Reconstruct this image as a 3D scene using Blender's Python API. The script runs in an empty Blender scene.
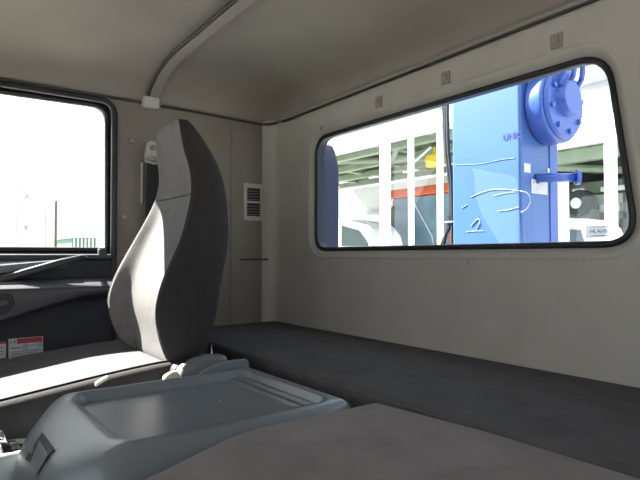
import bpy, bmesh, math, random
from mathutils import Vector, Matrix
from mathutils.geometry import tessellate_polygon
random.seed(5)
C = bpy.context.scene.collection
R = math.radians
CZ = 1.02                                    # eye height above the cab floor
# ------------------------------------------------------------------ camera
cam = bpy.data.cameras.new('camera'); co = bpy.data.objects.new('camera', cam); C.objects.link(co)
cam.sensor_width = 36; cam.lens = 540 / 640 * 36; cam.clip_start = 0.02; cam.clip_end = 400
co.location = (0, 0, CZ); co.rotation_euler = (R(91.59), 0, R(-36.9))
bpy.context.scene.camera = co
ROT = co.rotation_euler.to_matrix()

def ray(px, py):
    return ROT @ Vector(((px - 320) / 540, (240 - py) / 540, -1))
def onX(px, py, X):
    d = ray(px, py); return Vector((0, 0, CZ)) + d * (X / d.x)
def onY(px, py, Y):
    d = ray(px, py); return Vector((0, 0, CZ)) + d * (Y / d.y)
def onZ(px, py, Z):
    d = ray(px, py); return Vector((0, 0, CZ)) + d * ((Z - CZ) / d.z)

# ------------------------------------------------------------------ materials
def mat(name, col, rough=0.6, metal=0.0, var=0.0, vscale=8, bump=0.0, bscale=200, spec=0.5, col2=None, coat=0, weave=0):
    m = bpy.data.materials.new(name); m.use_nodes = True
    nt = m.node_tree; b = nt.nodes['Principled BSDF']
    b.inputs['Roughness'].default_value = rough; b.inputs['Metallic'].default_value = metal
    b.inputs['Specular IOR Level'].default_value = spec; b.inputs['Coat Weight'].default_value = coat
    tc = nt.nodes.new('ShaderNodeTexCoord')
    c4 = (*col, 1)
    n = nt.nodes.new('ShaderNodeTexNoise'); n.inputs['Scale'].default_value = vscale; n.inputs['Detail'].default_value = 5
    nt.links.new(tc.outputs['Object'], n.inputs['Vector'])
    r = nt.nodes.new('ShaderNodeValToRGB')
    r.color_ramp.elements[0].position = 0.3; r.color_ramp.elements[1].position = 0.7
    a = col2 if col2 else tuple(x * (1 - var) for x in col)
    r.color_ramp.elements[0].color = (*a, 1)
    r.color_ramp.elements[1].color = (*(min(1, x * (1 + var)) for x in col), 1)
    nt.links.new(n.outputs['Fac'], r.inputs['Fac']); nt.links.new(r.outputs['Color'], b.inputs['Base Color'])
    if bump:
        n2 = nt.nodes.new('ShaderNodeTexNoise'); n2.inputs['Scale'].default_value = bscale; n2.inputs['Detail'].default_value = 3
        nt.links.new(tc.outputs['Object'], n2.inputs['Vector'])
        h = n2.outputs['Fac']
        if weave:
            w = nt.nodes.new('ShaderNodeTexWave'); w.inputs['Scale'].default_value = weave; w.inputs['Distortion'].default_value = 1.5
            nt.links.new(tc.outputs['Object'], w.inputs['Vector'])
            mx = nt.nodes.new('ShaderNodeMath'); mx.operation = 'ADD'
            nt.links.new(n2.outputs['Fac'], mx.inputs[0]); nt.links.new(w.outputs['Fac'], mx.inputs[1]); h = mx.outputs[0]
        bp = nt.nodes.new('ShaderNodeBump'); bp.inputs['Strength'].default_value = bump; bp.inputs['Distance'].default_value = 0.002
        nt.links.new(h, bp.inputs['Height']); nt.links.new(bp.outputs['Normal'], b.inputs['Normal'])
    return m

def glass_mat(name, tint=(0.93, 0.96, 0.95), smear=0.0):
    m = bpy.data.materials.new(name); m.use_nodes = True; nt = m.node_tree
    nt.nodes.remove(nt.nodes['Principled BSDF']); out = nt.nodes['Material Output']
    tr = nt.nodes.new('ShaderNodeBsdfTransparent'); tr.inputs['Color'].default_value = (*tint, 1)
    gl = nt.nodes.new('ShaderNodeBsdfGlossy'); gl.inputs['Roughness'].default_value = 0.0
    fr = nt.nodes.new('ShaderNodeFresnel'); fr.inputs['IOR'].default_value = 1.5
    ge = nt.nodes.new('ShaderNodeNewGeometry'); mr = nt.nodes.new('ShaderNodeMapRange')
    mr.inputs['To Min'].default_value = 1.5; mr.inputs['To Max'].default_value = 1 / 1.5
    nt.links.new(ge.outputs['Backfacing'], mr.inputs['Value']); nt.links.new(mr.outputs['Result'], fr.inputs['IOR'])
    mx = nt.nodes.new('ShaderNodeMixShader')
    nt.links.new(fr.outputs[0], mx.inputs[0]); nt.links.new(tr.outputs[0], mx.inputs[1]); nt.links.new(gl.outputs[0], mx.inputs[2])
    nt.links.new(mx.outputs[0], out.inputs['Surface'])
    return m

def film():
    m = bpy.data.materials.new('sticker_film'); m.use_nodes = True; nt = m.node_tree; nt.nodes.remove(nt.nodes['Principled BSDF'])
    tr = nt.nodes.new('ShaderNodeBsdfTransparent'); tl = nt.nodes.new('ShaderNodeBsdfTranslucent'); tl.inputs['Color'].default_value = (.62, .63, .65, 1)
    mx = nt.nodes.new('ShaderNodeMixShader'); mx.inputs[0].default_value = .6
    nt.links.new(tr.outputs[0], mx.inputs[1]); nt.links.new(tl.outputs[0], mx.inputs[2]); nt.links.new(mx.outputs[0], nt.nodes['Material Output'].inputs['Surface'])
    return m
M = {}
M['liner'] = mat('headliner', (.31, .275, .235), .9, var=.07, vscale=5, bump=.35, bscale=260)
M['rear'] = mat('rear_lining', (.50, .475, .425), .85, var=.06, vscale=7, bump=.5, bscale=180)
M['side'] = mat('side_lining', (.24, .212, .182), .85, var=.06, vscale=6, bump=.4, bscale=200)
M['floor'] = mat('floor_rubber', (.03, .03, .032), .8, var=.2, bump=.4)
M['rubber'] = mat('black_rubber', (.012, .012, .013), .45, var=.2, bump=.15)
M['trim'] = mat('trim_beading', (.30, .28, .25), .5, var=.1)
M['trimdark'] = mat('trim_groove', (.05, .047, .042), .6, var=.1)
M['white_pl'] = mat('pale_plastic', (.56, .54, .49), .5, var=.05, bump=.1)
M['grey_pl'] = mat('grey_plastic', (.17, .19, .21), .30, var=.06, vscale=12, bump=.15, bscale=500, spec=.8)
M['grey_lt'] = mat('light_grey_plastic', (.38, .40, .40), .45, var=.05, bump=.1)
M['door_pl'] = mat('charcoal_plastic', (.052, .054, .062), .5, var=.1, bump=.3, bscale=400)
M['door_lo'] = mat('charcoal_door_lining', (.035, .036, .042), .75, var=.12, bump=.3, bscale=300)
M['blk'] = mat('black_plastic', (.010, .010, .011), .55, var=.1)
M['chrome'] = mat('chrome', (.75, .75, .75), .15, metal=1)
M['seat_dk'] = mat('seat_side_fabric', (.036, .032, .032), .95, var=.12, vscale=30, bump=.35, bscale=300)
M['seat_lt'] = mat('seat_front_fabric', (.15, .145, .14), .95, var=.10, vscale=40, bump=.35, bscale=300)
M['seat_cu'] = mat('seat_cushion_fabric', (.085, .08, .088), .95, var=.12, vscale=40, bump=.35, bscale=300)
M['cover_pl'] = mat('mid_grey_plastic', (.15, .16, .165), .45, var=.05, bump=.1)
M['bunk'] = mat('bunk_fabric', (.10, .093, .097), .9, var=.15, vscale=14, bump=.6, bscale=500, weave=150)
M['bunk2'] = mat('folded_seat_fabric', (.27, .24, .235), .92, var=.14, vscale=10, bump=.6, bscale=450, weave=150)
M['belt'] = mat('belt_webbing', (.02, .02, .022), .8, bump=.3, weave=300)
M['beige'] = mat('beige_plastic', (.50, .46, .38), .4, var=.04)
M['paper'] = mat('label_paper', (.62, .62, .62), .5, var=.04)
M['red'] = mat('label_red', (.50, .03, .06), .5)
M['mint'] = mat('label_mint', (.25, .5, .42), .5)
M['ink'] = mat('ink', (.03, .03, .04), .6)
M['inkgrey'] = mat('ink_grey', (.25, .25, .28), .6)
M['screw'] = mat('screw_cap', (.30, .28, .25), .4, var=.05)
M['glass'] = glass_mat('window_glass', (.88, .92, .93))
M['sideglass'] = glass_mat('door_glass', (.97, .975, .97))
# outside
M['white'] = mat('white_paint', (.78, .78, .77), .4, var=.04, vscale=2)
M['whitewall'] = mat('white_cladding', (.74, .74, .72), .7, var=.05, vscale=1)
M['blue'] = mat('blue_crane_paint', (.035, .095, .42), .35, var=.06, vscale=6, coat=.3)
M['bluehi'] = mat('blue_post_paint', (.045, .12, .38), .4, var=.05, vscale=4, coat=.2)
M['scratch'] = mat('chalky_scratch', (.65, .75, .85), .6)
M['navy'] = mat('navy_ink', (.02, .03, .20), .5)
M['slate'] = mat('slate_duct', (.014, .016, .028), .45, var=.1)
M['green'] = mat('green_steel', (.26, .32, .22), .6, var=.12, vscale=3)
M['greydk'] = mat('dark_grey_roof_sheet', (.13, .13, .115), .8, var=.15, vscale=3)  # dark grey base colour for roof sheets and eaves slots
M['orange'] = mat('orange_paint', (.62, .12, .035), .4, var=.06)
M['tglass'] = mat('tinted_glass', (.11, .18, .23), .2, var=.3, vscale=2)
M['dglass'] = mat('grey_windscreen', (.035, .05, .05), .15, var=.1)
M['yellow'] = mat('yellow_paint', (.70, .52, .02), .4, var=.05)
M['greybox'] = mat('pale_grey_panel', (.55, .55, .56), .6, var=.04)
M['grass'] = mat('green_fence', (.10, .22, .15), .7, var=.2)
M['asphalt'] = mat('yard_concrete', (.30, .30, .29), .9, var=.12, vscale=.8, bump=.2, bscale=20)
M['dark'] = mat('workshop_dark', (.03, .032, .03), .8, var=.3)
M['midgrey'] = mat('machine_grey', (.10, .11, .10), .6, var=.2)

# ------------------------------------------------------------------ mesh helpers
def link(name, bm, m, parent=None, smooth=False, bevel=0, seg=2, subsurf=0, auto=None):
    bmesh.ops.recalc_face_normals(bm, faces=bm.faces)
    me = bpy.data.meshes.new(name); bm.to_mesh(me); bm.free()
    o = bpy.data.objects.new(name, me); C.objects.link(o)
    me.materials.append(m)
    if parent: o.parent = parent
    if smooth:
        for p in me.polygons: p.use_smooth = True
    if bevel:
        b = o.modifiers.new('bevel', 'BEVEL'); b.width = bevel; b.segments = seg; b.limit_method = 'ANGLE'; b.angle_limit = R(35)
        for p in me.polygons: p.use_smooth = True
        w = o.modifiers.new('wn', 'WEIGHTED_NORMAL')
    if subsurf:
        s = o.modifiers.new('sub', 'SUBSURF'); s.levels = subsurf; s.render_levels = subsurf
    return o
def tag(o, label=None, cat=None, group=None, kind=None):
    for k, v in (('label', label), ('category', cat), ('group', group), ('kind', kind)):
        if v: o[k] = v
    return o
def empty(name, loc=(0, 0, 0), rz=0):
    o = bpy.data.objects.new(name, None); C.objects.link(o); o.location = loc; o.rotation_euler = (0, 0, rz); o.empty_display_size = .1
    return o
def rel(o):
    """keep a child's world-space mesh while its parent Empty stands elsewhere"""
    if o.parent:
        o.matrix_parent_inverse = (Matrix.Translation(o.parent.location) @ Matrix.Rotation(o.parent.rotation_euler.z, 4, 'Z')).inverted() if o.parent.parent is None else Matrix.Identity(4)
    return o
def box(bm, a, b):
    x0, y0, z0 = a; x1, y1, z1 = b
    v = [bm.verts.new((x, y, z)) for x in (x0, x1) for y in (y0, y1) for z in (z0, z1)]
    for f in ((0, 1, 3, 2), (4, 6, 7, 5), (0, 4, 5, 1), (2, 3, 7, 6), (0, 2, 6, 4), (1, 5, 7, 3)):
        bm.faces.new([v[i] for i in f])
    return bm
def B(a, b): return box(bmesh.new(), a, b)
def prism(bm, pts, d):
    """closed outline pts extruded by vector d"""
    d = Vector(d); a = [bm.verts.new(Vector(p)) for p in pts]; b = [bm.verts.new(Vector(p) + d) for p in pts]
    bm.faces.new(a); bm.faces.new(b[::-1])
    n = len(pts)
    for i in range(n): bm.faces.new((a[i], a[(i + 1) % n], b[(i + 1) % n], b[i]))
    return bm
def holed(bm, outer, holes, d):
    """slab outline with holes, extruded by d"""
    d = Vector(d); loops = [[Vector(p) for p in outer]] + [[Vector(p) for p in h] for h in holes]
    tris = tessellate_polygon(loops); flat = [p for l in loops for p in l]
    a = [bm.verts.new(p) for p in flat]; b = [bm.verts.new(p + d) for p in flat]
    for t in tris:
        bm.faces.new([a[i] for i in t]); bm.faces.new([b[i] for i in reversed(t)])
    k = 0
    for l in loops:
        n = len(l)
        for i in range(n):
            j = (i + 1) % n; bm.faces.new((a[k + i], a[k + j], b[k + j], b[k + i]))
        k += n
    return bm
def loft(bm, rings, cap=True, closed=True):
    V = [[bm.verts.new(Vector(p)) for p in r] for r in rings]; n = len(V[0])
    for r in range(len(V) - 1):
        for i in range(n if closed else n - 1):
            j = (i + 1) % n; bm.faces.new((V[r][i], V[r][j], V[r + 1][j], V[r + 1][i]))
    if cap and closed: bm.faces.new(V[0][::-1]); bm.faces.new(V[-1])
    return bm
def tube(bm, pts, r, n=10, closed=False, flat=1.0, up=Vector((0, 0, 1))):
    pts = [Vector(p) for p in pts]; rings = []; N = len(pts)
    for i, p in enumerate(pts):
        if closed: t = (pts[(i + 1) % N] - pts[i - 1]).normalized()
        else: t = (pts[min(i + 1, N - 1)] - pts[max(i - 1, 0)]).normalized()
        u = up if abs(t.dot(up)) < .97 else Vector((1, 0, 0))
        s = t.cross(u).normalized(); w = s.cross(t).normalized()
        rr = r[i] if isinstance(r, (list, tuple)) else r
        rings.append([p + (s * math.cos(a) + w * math.sin(a) * flat) * rr for a in [2 * math.pi * k / n for k in range(n)]])
    if closed: rings.append(rings[0])
    V = [[bm.verts.new(q) for q in rg] for rg in (rings[:-1] if closed else rings)]
    if closed: V.append(V[0])
    for a in range(len(V) - 1):
        for i in range(n):
            j = (i + 1) % n; bm.faces.new((V[a][i], V[a][j], V[a + 1][j], V[a + 1][i]))
    if not closed: bm.faces.new(V[0][::-1]); bm.faces.new(V[-1])
    return bm
def cyl(bm, p, q, r, n=24, r2=None): return tube(bm, [p, q], [r, r2 if r2 is not None else r], n)
def spline(pts, k=6, closed=False):
    pts = [Vector(p) for p in pts]; N = len(pts); out = []
    for i in range(N if closed else N - 1):
        if closed: p0, p1, p2, p3 = pts[i - 1], pts[i], pts[(i + 1) % N], pts[(i + 2) % N]
        else: p0, p1, p2, p3 = pts[max(i - 1, 0)], pts[i], pts[i + 1], pts[min(i + 2, N - 1)]
        for j in range(k):
            t = j / k
            out.append(.5 * ((2 * p1) + (p2 - p0) * t + (2 * p0 - 5 * p1 + 4 * p2 - p3) * t * t + (3 * p1 - p0 - 3 * p2 + p3) * t ** 3))
    if not closed: out.append(pts[-1])
    return out
def rounded(pts, rad, k=7):
    """round the corners of a closed outline"""
    pts = [Vector(p) for p in pts]; out = []; N = len(pts)
    for i in range(N):
        p = pts[i]; r = rad[i] if isinstance(rad, (list, tuple)) else rad
        a = (pts[i - 1] - p).normalized() * r; b = (pts[(i + 1) % N] - p).normalized() * r
        for j in range(k + 1):
            t = j / k; out.append((p + a) * (1 - t) ** 2 + p * 2 * t * (1 - t) + (p + b) * t * t)
    return out
def grow(loop, d, axis):
    """offset a planar loop outward from its centre (axis = normal index)"""
    c = sum(loop, Vector()) / len(loop); N = len(loop); out = []
    nrm = Vector((0, 0, 0)); nrm[axis] = 1
    for i, p in enumerate(loop):
        t = (loop[(i + 1) % N] - loop[i - 1]).normalized(); o = t.cross(nrm)
        if o.dot(p - c) < 0: o = -o
        out.append(p + o * d)
    return out
def shift(loop, v): return [p + Vector(v) for p in loop]
def text(name, body, size, loc, rot, m, parent=None, ext=.0004, align='CENTER'):
    c = bpy.data.curves.new(name, 'FONT'); c.body = body; c.size = size; c.extrude = ext; c.align_x = align; c.align_y = 'CENTER'
    c.materials.append(m); o = bpy.data.objects.new(name, c); C.objects.link(o); o.location = loc; o.rotation_euler = rot
    bpy.context.view_layer.update()
    me = bpy.data.meshes.new_from_object(o.evaluated_get(bpy.context.evaluated_depsgraph_get())); me.name = name
    C.objects.unlink(o); bpy.data.objects.remove(o); o = bpy.data.objects.new(name, me); C.objects.link(o); o.location = loc; o.rotation_euler = rot
    if not me.materials: me.materials.append(m)
    if parent: o.parent = parent
    return o

XR, YS, YN, XF = 1.18, 1.90, -0.42, -1.0     # rear lining, driver-side lining, near-side lining, windscreen
ZT = onX(272, 123.5, 1.168).z                                  # seam between walls and roof lining
# ------------------------------------------------------------------ rear wall and its window
outer = [onX(313, 138, XR), onX(604, 51, XR), onX(634, 244, XR), onX(313, 249.5, XR)]
wl = rounded(outer, [.07, .07, .07, .055])
big = grow(wl, .034, 0)
o = link('wall_rear', holed(bmesh.new(), [(XR, YN, 0), (XR, YS - .049, 0), (XR, YS - .049, ZT + .10), (XR, YN, ZT + .10)], [big], (.02, 0, 0)), M['rear'])
bm = bmesh.new(); bm.from_mesh(o.data)
# soft recess running down to the window rubber
L0 = grow(wl, .030, 0); L1 = grow(wl, .023, 0); L2 = grow(wl, .013, 0)
loft(bm, [big, shift(L0, (-.003, 0, 0)), shift(L1, (-.0025, 0, 0)), shift(L2, (.010, 0, 0)), shift(wl, (.020, 0, 0)), shift(wl, (.034, 0, 0))], cap=False)
# rounded corner between rear and side lining
arc = [(XR - .05 + .05 * math.sin(a), YS - .05 + .05 * math.cos(a)) for a in [R(90) * k / 8 for k in range(9)]]
loft(bm, [[(x, y, 0) for x, y in arc], [(x, y, ZT + .10) for x, y in arc]], cap=False, closed=False)
bm.to_mesh(o.data); bm.free()
for p in o.data.polygons: p.use_smooth = len(p.vertices) == 4 and abs(p.normal.x) < .999
tag(o, kind='structure')
o = link('wall_rear_outer', holed(bmesh.new(), [(XR + .034, YN - .05, -.3), (XR + .034, YS + .06, -.3), (XR + .034, YS + .06, 1.80), (XR + .034, YN - .05, 1.80)], [shift(wl, (.034, 0, 0))], (.012, 0, 0)), M['white']); tag(o, kind='structure')
win = tag(empty('window_1', (XR, .95, CZ + .2)), kind='structure')
def W(name, bm_, m, **k): return rel(link(name, bm_, m, win, **k))
g = shift(wl, (.018, 0, 0))
wb = tube(bmesh.new(), g, .0085, 8, closed=True, up=Vector((1, 0, 0)))
wi = grow(wl, -.002, 0); loft(wb, [shift(wi, (.018, 0, 0)), shift(wi, (.052, 0, 0)), shift(grow(wl, .012, 0), (.052, 0, 0))], cap=False)
W('window_rubber', wb, M['rubber'], smooth=True)
gi = grow(g, -.004, 0)
W('pane', prism(bmesh.new(), shift(gi, (.004, 0, 0)), (.0008, 0, 0)), M['glass'])

# sticker on the pane
st = [onX(586, 226, XR + .016), onX(612, 225, XR + .016), onX(612, 237, XR + .016), onX(586, 238, XR + .016)]
sk = tag(empty('glass_sticker', sum(st, Vector()) / 4), 'small pale translucent sticker with dark characters in the lower corner of the rear window glass', 'sticker')
rel(link('sheet', prism(bmesh.new(), st, (-.0004, 0, 0)), film(), sk))
mid = sum(st, Vector()) / 4
w_, h_ = (st[0] - st[1]).length, (st[0] - st[3]).length
def wtext(body, size, dy, dz, name='lettering'):
    t = text(name, body, size, (XR + .0150, mid.y + dy, mid.z + dz), (R(90), 0, R(-90)), M['ink'], sk); t.matrix_parent_inverse = Matrix.Translation(-sk.location); return t
wtext('HLAHS', .0125, 0, 0)
rel(link('rule_line', B((XR + .0148, mid.y - w_ * .3, mid.z - h_ * .38), (XR + .0154, mid.y + w_ * .3, mid.z - h_ * .32)), M['ink'], sk))
rel(link('rule_line', B((XR + .0148, mid.y - w_ * .36, mid.z + h_ * .34), (XR + .0154, mid.y + w_ * .3, mid.z + h_ * .39)), M['inkgrey'], sk))

# ------------------------------------------------------------------ driver-side wall with the door opening
wo = [onY(-150, 72, YS + .0), onY(109.5, 105, YS), onY(109.5, 250, YS), onY(-150, 249, YS)]
X0 = -.62; zt0 = CZ + .50; zs = wo[2].z
pane_l = rounded([Vector((X0, YS, zt0 - .005)), Vector((wo[1].x, YS, wo[1].z)), Vector((wo[2].x, YS, zs)), Vector((X0 - .05, YS, zs))], [.06, .05, .02, .05])
dlx = wo[1].x + .020                        # rear edge of the door aperture
ap = rounded([Vector((X0 - .05, YS, zt0 + .022)), Vector((dlx, YS, wo[1].z + .018)), Vector((dlx + .004, YS, .12)), Vector((X0 - .05, YS, .12))], [.06, .06, .08, .05])
o = link('wall_right', holed(bmesh.new(), [(XF - .1, YS, 0), (XR - .035, YS, 0), (XR - .035, YS, ZT + .10), (XF - .1, YS, ZT + .10)], [ap], (0, .05, 0)), M['side'], bevel=.006); tag(o, kind='structure')
door = tag(empty('door_1', (0, YS, .12)), kind='structure')
def D(name, bm_, m, **k): return rel(link(name, bm_, m, door, **k))
D('door_frame', holed(bmesh.new(), grow(shift(ap, (0, .03, 0)), -.001, 1), [shift(pane_l, (0, .03, 0))], (0, .035, 0)), M['door_pl'])
D('window_rubber', tube(bmesh.new(), shift(pane_l, (0, .026, 0)), .009, 8, closed=True, up=Vector((0, 1, 0))), M['rubber'], smooth=True)
D('pane', prism(bmesh.new(), shift(grow(pane_l, .002, 1), (0, .045, 0)), (0, .0008, 0)), M['sideglass'])
D('door_seal', tube(bmesh.new(), shift(grow(ap, -.004, 1), (0, -.004, 0)), .011, 8, closed=True, up=Vector((0, 1, 0))), M['rubber'], smooth=True)
# lining below the glass: flat charcoal panel, padded upper roll, wedge armrest
D('door_panel', B((X0 - .04, YS - .012, .13), (dlx - .006, YS + .03, zs - .030)), M['door_lo'], bevel=.01)
D('sill_cap', prism(bmesh.new(), [(X0 - .04, YS + .02, zs - .012), (X0 - .04, YS - .022, zs - .016), (X0 - .04, YS - .028, zs - .030), (X0 - .04, YS + .02, zs - .032)], (dlx - .012 - X0 + .04, 0, 0)), M['door_pl'], bevel=.003)
def arm(x):
    f = (x + .66) / 1.16
    zc = CZ - .083 - .005 * f; zl = min(CZ - .453 + .345 * f, CZ - .135) if f > .35 else CZ - .332
    return [(x, YS - .005, zc + .016), (x, YS - .095, zc + .008), (x, YS - .136, zc - .010), (x, YS - .140, zc - .018), (x, YS - .138, (zc + zl) / 2), (x, YS - .130, zl + .012), (x, YS - .09, zl - .003), (x, YS - .005, zl - .006)]
D('armrest', loft(bmesh.new(), [arm(x) for x in [-.65 + 1.172 * k / 12 for k in range(13)]]), M['door_pl'], bevel=.004)
# grab bar rising to the rear
pa, pb = onY(-40, 293, YS - .072), onY(0, 280, YS - .072); pc, pd = onY(60, 262.5, YS - .07), onY(82, 257, YS - .055)
bar = [pb + (pb - pc) * 1.6, pb, (pb + pc) / 2, pc, pd, pd + Vector((.02, .03, -.002))]
D('grab_bar', tube(bmesh.new(), bar, [.013, .013, .013, .012, .009, .006], 12, flat=.9), M['door_pl'], smooth=True)
def shelf(x):
    f = max(0, (x - .15) / .25)
    return [(x, YS - .008, zs - .028), (x, YS - .03 - .035 * (1 - f * .7), zs - .030 - .024 * (1 - f)), (x, YS - .03 - .035 * (1 - f * .7), zs - .048 - .030 * (1 - f)), (x, YS - .008, zs - .06 - .03 * (1 - f))]
D('pull_pocket', loft(bmesh.new(), [shelf(x) for x in (-.6, -.3, 0, .15, .2, .25, .3, .35, .39)]), M['grey_pl'], bevel=.003)
# inner release handle
hc = onY(2, 302, YS - .142)
hh = D('handle_bezel', prism(bmesh.new(), rounded([hc + Vector((-.09, 0, .022)), hc + Vector((.022, 0, .024)), hc + Vector((.034, 0, -.006)), hc + Vector((.01, -.004, -.034)), hc + Vector((-.09, -.004, -.03))], .012), (0, .03, 0)), M['blk'], bevel=.003)
rel(link('inner_handle', prism(bmesh.new(), rounded([hc + Vector((-.085, -.008, .004)), hc + Vector((.010, -.008, .006)), hc + Vector((.018, -.008, -.004)), hc + Vector((.0, -.01, -.012)), hc + Vector((-.085, -.01, -.011))], .006), (0, .006, 0)), M['door_pl'], hh, bevel=.002))
D('corner_block', B((dlx - .055, YS - .025, zs - .028), (dlx - .03, YS + .0, zs + .004)), M['door_pl'], bevel=.003)
# two paper labels on the door lining
for nm, xs, lab in (('warning_label', (8.5, 43, 336, 358), 'white warning label with a red heading strip on the charcoal door lining'),
                    ('service_label', (-28, 6, 341, 359), 'plain whitish label cut by the left edge of the view on the door lining')):
    a, b, c, d = [onY(x, y, YS - .0125) for x, y in ((xs[0], xs[2] + 3), (xs[1], xs[2]), (xs[1], xs[3] - 1), (xs[0], xs[3] + 3))]
    e = tag(empty(nm, d), lab, 'label')
    rel(link('sheet', prism(bmesh.new(), [a, b, c, d], (0, -.0005, 0)), M['paper'], e))
    def q(u, v): return (a * (1 - u) + b * u) * (1 - v) + (d * (1 - u) + c * u) * v + Vector((0, -.0007, 0))
    def patch(n, u0, v0, u1, v1, m): rel(link(n, prism(bmesh.new(), [q(u0, v0), q(u1, v0), q(u1, v1), q(u0, v1)], (0, -.0003, 0)), m, e))
    if nm == 'warning_label':
        patch('heading_strip', .24, .02, .98, .26, M['red'])
        patch('picture', .40, .30, .56, .55, M['mint']); patch('picture', .84, .28, .98, .50, M['mint'])
        for k, (u0, u1) in enumerate(((.05, .36), (.6, .82), (.05, .96), (.08, .8), (.05, .95), (.08, .7))):
            v = (.42, .36, .60, .70, .79, .88)[k]; patch('printed_line', u0, v, u1, v + .035, M['inkgrey'] if k else M['ink'])
        t = text('lettering', '\u6ce8\u610f', .010, q(.12, .17), (R(90), 0, 0), M['ink'], e, .0002); t.matrix_parent_inverse = Matrix.Translation(-e.location)
    else:
        patch('heading_strip', 0.0, .0, 1, .14, M['red'])
        for v in (.35, .55, .72): patch('printed_line', .1, v, .95, v + .04, M['inkgrey'])

# shallow pressed lines and plugs on the side lining, behind the seat
def pad(name, bm_, lab, cat, m, **k): return tag(link(name, bm_, m, **k), lab, cat)
tb = bmesh.new(); a_ = onY(239, 259, YS - .002); b_ = onY(270, 260, YS - .002)
az = (a_.z + b_.z) / 2; box(tb, (a_.x, YS - .0078, az - .004), (b_.x - .012, YS + .01, az + .004))
tag(link('trim_1', tb, M['trimdark']), kind='structure')
vx = onY(231, 200, YS).x
tag(link('trim_2', B((vx - .003, YS - .006, .74), (XR - .055, YS + .006, CZ + .50)), M['side'], bevel=.004), kind='structure')

# ------------------------------------------------------------------ roof lining
NX, NY = 44, 48
ZK = (onX(583, 0, XR - .012).z - ZT) / (YS - onX(583, 0, XR - .012).y)
def zt(y): return ZT + (YS - y) * ZK
print('ZT', ZT - CZ, 'ZK', ZK)
def roofz(x, y):
    def f(d, r):
        d = max(0, min(1, d / r)); return math.sqrt(max(0, 1 - (1 - d) ** 2))
    return zt(y) + .110 * f(YS - y, .27) * f(XR - x, .30) * f(y - YN, .34) + .012 * math.cos((y - .74) * 1.3)*f(YS-y,.3)*f(y-YN,.3)
bm = bmesh.new(); vs = []
for i in range(NX + 1):
    u = 1 - (1 - i / NX) ** 1.7; x = (XF - .05) + (XR - XF + .05) * u
    row = []
    for j in range(NY + 1):
        v = (1 - math.cos(math.pi * j / NY)) / 2; y = YN + (YS - YN) * v
        row.append(bm.verts.new((x, y, roofz(x, y))))
    vs.append(row)
for i in range(NX):
    for j in range(NY): bm.faces.new((vs[i][j], vs[i + 1][j], vs[i + 1][j + 1], vs[i][j + 1]))
o = link('ceiling', bm, M['liner'], smooth=True); tag(o, kind='structure')
s = o.modifiers.new('s', 'SOLIDIFY'); s.thickness = .03; s.offset = 1
tag(link('roof_outer', B((XF - .15, YN - .06, 1.80), (XR + .07, YS + .07, 1.83)), M['white']), kind='structure')

# beading where roof and walls meet
zb = ZT - .002
tag(link('trim_3', tube(bmesh.new(), [(XR - .012, YN, zt(YN) - .002), (XR - .012, YS - .10, zt(YS - .1) - .002), (XR - .02, YS - .06, zb)], .0065, 8), M['trim'], smooth=True), kind='structure')
tag(link('trim_4', tube(bmesh.new(), [(XR - .012, YN, zt(YN) - .0095), (XR - .012, YS - .10, zt(YS - .1) - .0095)], .0045, 8), M['trimdark'], smooth=True), kind='structure')
tag(link('trim_5', tube(bmesh.new(), spline([(XR - .02, YS - .06, zb - .004), (XR - .05, YS - .022, zb - .008), (XR - .12, YS - .008, zb - .006), (.8, YS - .006, zb - .001), (.3, YS - .006, zb), (XF, YS - .006, zb)], 5), .005, 8), M['trimdark'], smooth=True), kind='structure')
# cross rib over the roof
rx = .658
rp = [(YS - .012, ZT + .0)] + [(YS - d, roofz(rx, YS - d) - .004) for d in (.02, .045, .08, .12, .18, .25, .33, .5, .8, 1.2, 1.6, 2.0, 2.25)]
bm = bmesh.new(); rings = []
for (y, z) in rp: rings.append([(rx, y, z + .012), (rx, y - .0, z - .010), (rx + .010, y, z - .014), (rx + .034, y, z - .014), (rx + .044, y, z - .006), (rx + .044, y, z + .012)])
tag(link('trim_6', loft(bm, rings), M['liner'], bevel=.003), kind='structure')
tag(link('trim_7', tube(bmesh.new(), [(rx - .004, y - .002, z - .006) for y, z in rp], .006, 8), M['trimdark'], smooth=True), kind='structure')
cp = onY(150, 103, YS - .015)
pad('rib_clip', B((cp.x - .028, YS - .032, cp.z - .020), (cp.x + .030, YS + .001, cp.z + .020)), 'pale plastic end clip where the roof rib meets the side wall above the seat', 'clip', M['white_pl'], bevel=.006)

# coat-hook style clips over the window
for px, py, s_, lab in ((557, 41, 1.0, 'small square hook above the rear window corner farthest from the driver seat'), (446, 78, 1.0, 'small square hook above the middle of the rear window'), (379, 102, 1.0, 'small square hook above the rear window, next to the seat end of the glass')):
    p = onX(px, py, XR - .001)
    e = tag(empty('curtain_hook', p), lab, 'hook', 'hooks above the rear window')
    rel(link('base', B((XR - .006, p.y - .015, p.z - .018), (XR + .001, p.y + .015, p.z + .018)), M['liner'], e, bevel=.003))
    rel(link('tab', prism(bmesh.new(), [(XR - .006, p.y + .007, p.z + .010), (XR - .010, p.y + .007, p.z + .006), (XR - .010, p.y + .007, p.z - .008), (XR - .006, p.y + .007, p.z - .006)], (0, -.014, 0)), M['liner'], e, bevel=.001))
p = onX(322, 128, XR)
pad('screw_plug', cyl(bmesh.new(), (XR - .004, p.y, p.z), (XR + .001, p.y, p.z), .008, 16, .010), 'tiny round plug on the rear lining above the rear window corner nearest the seat', 'plug', M['screw'])
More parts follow.
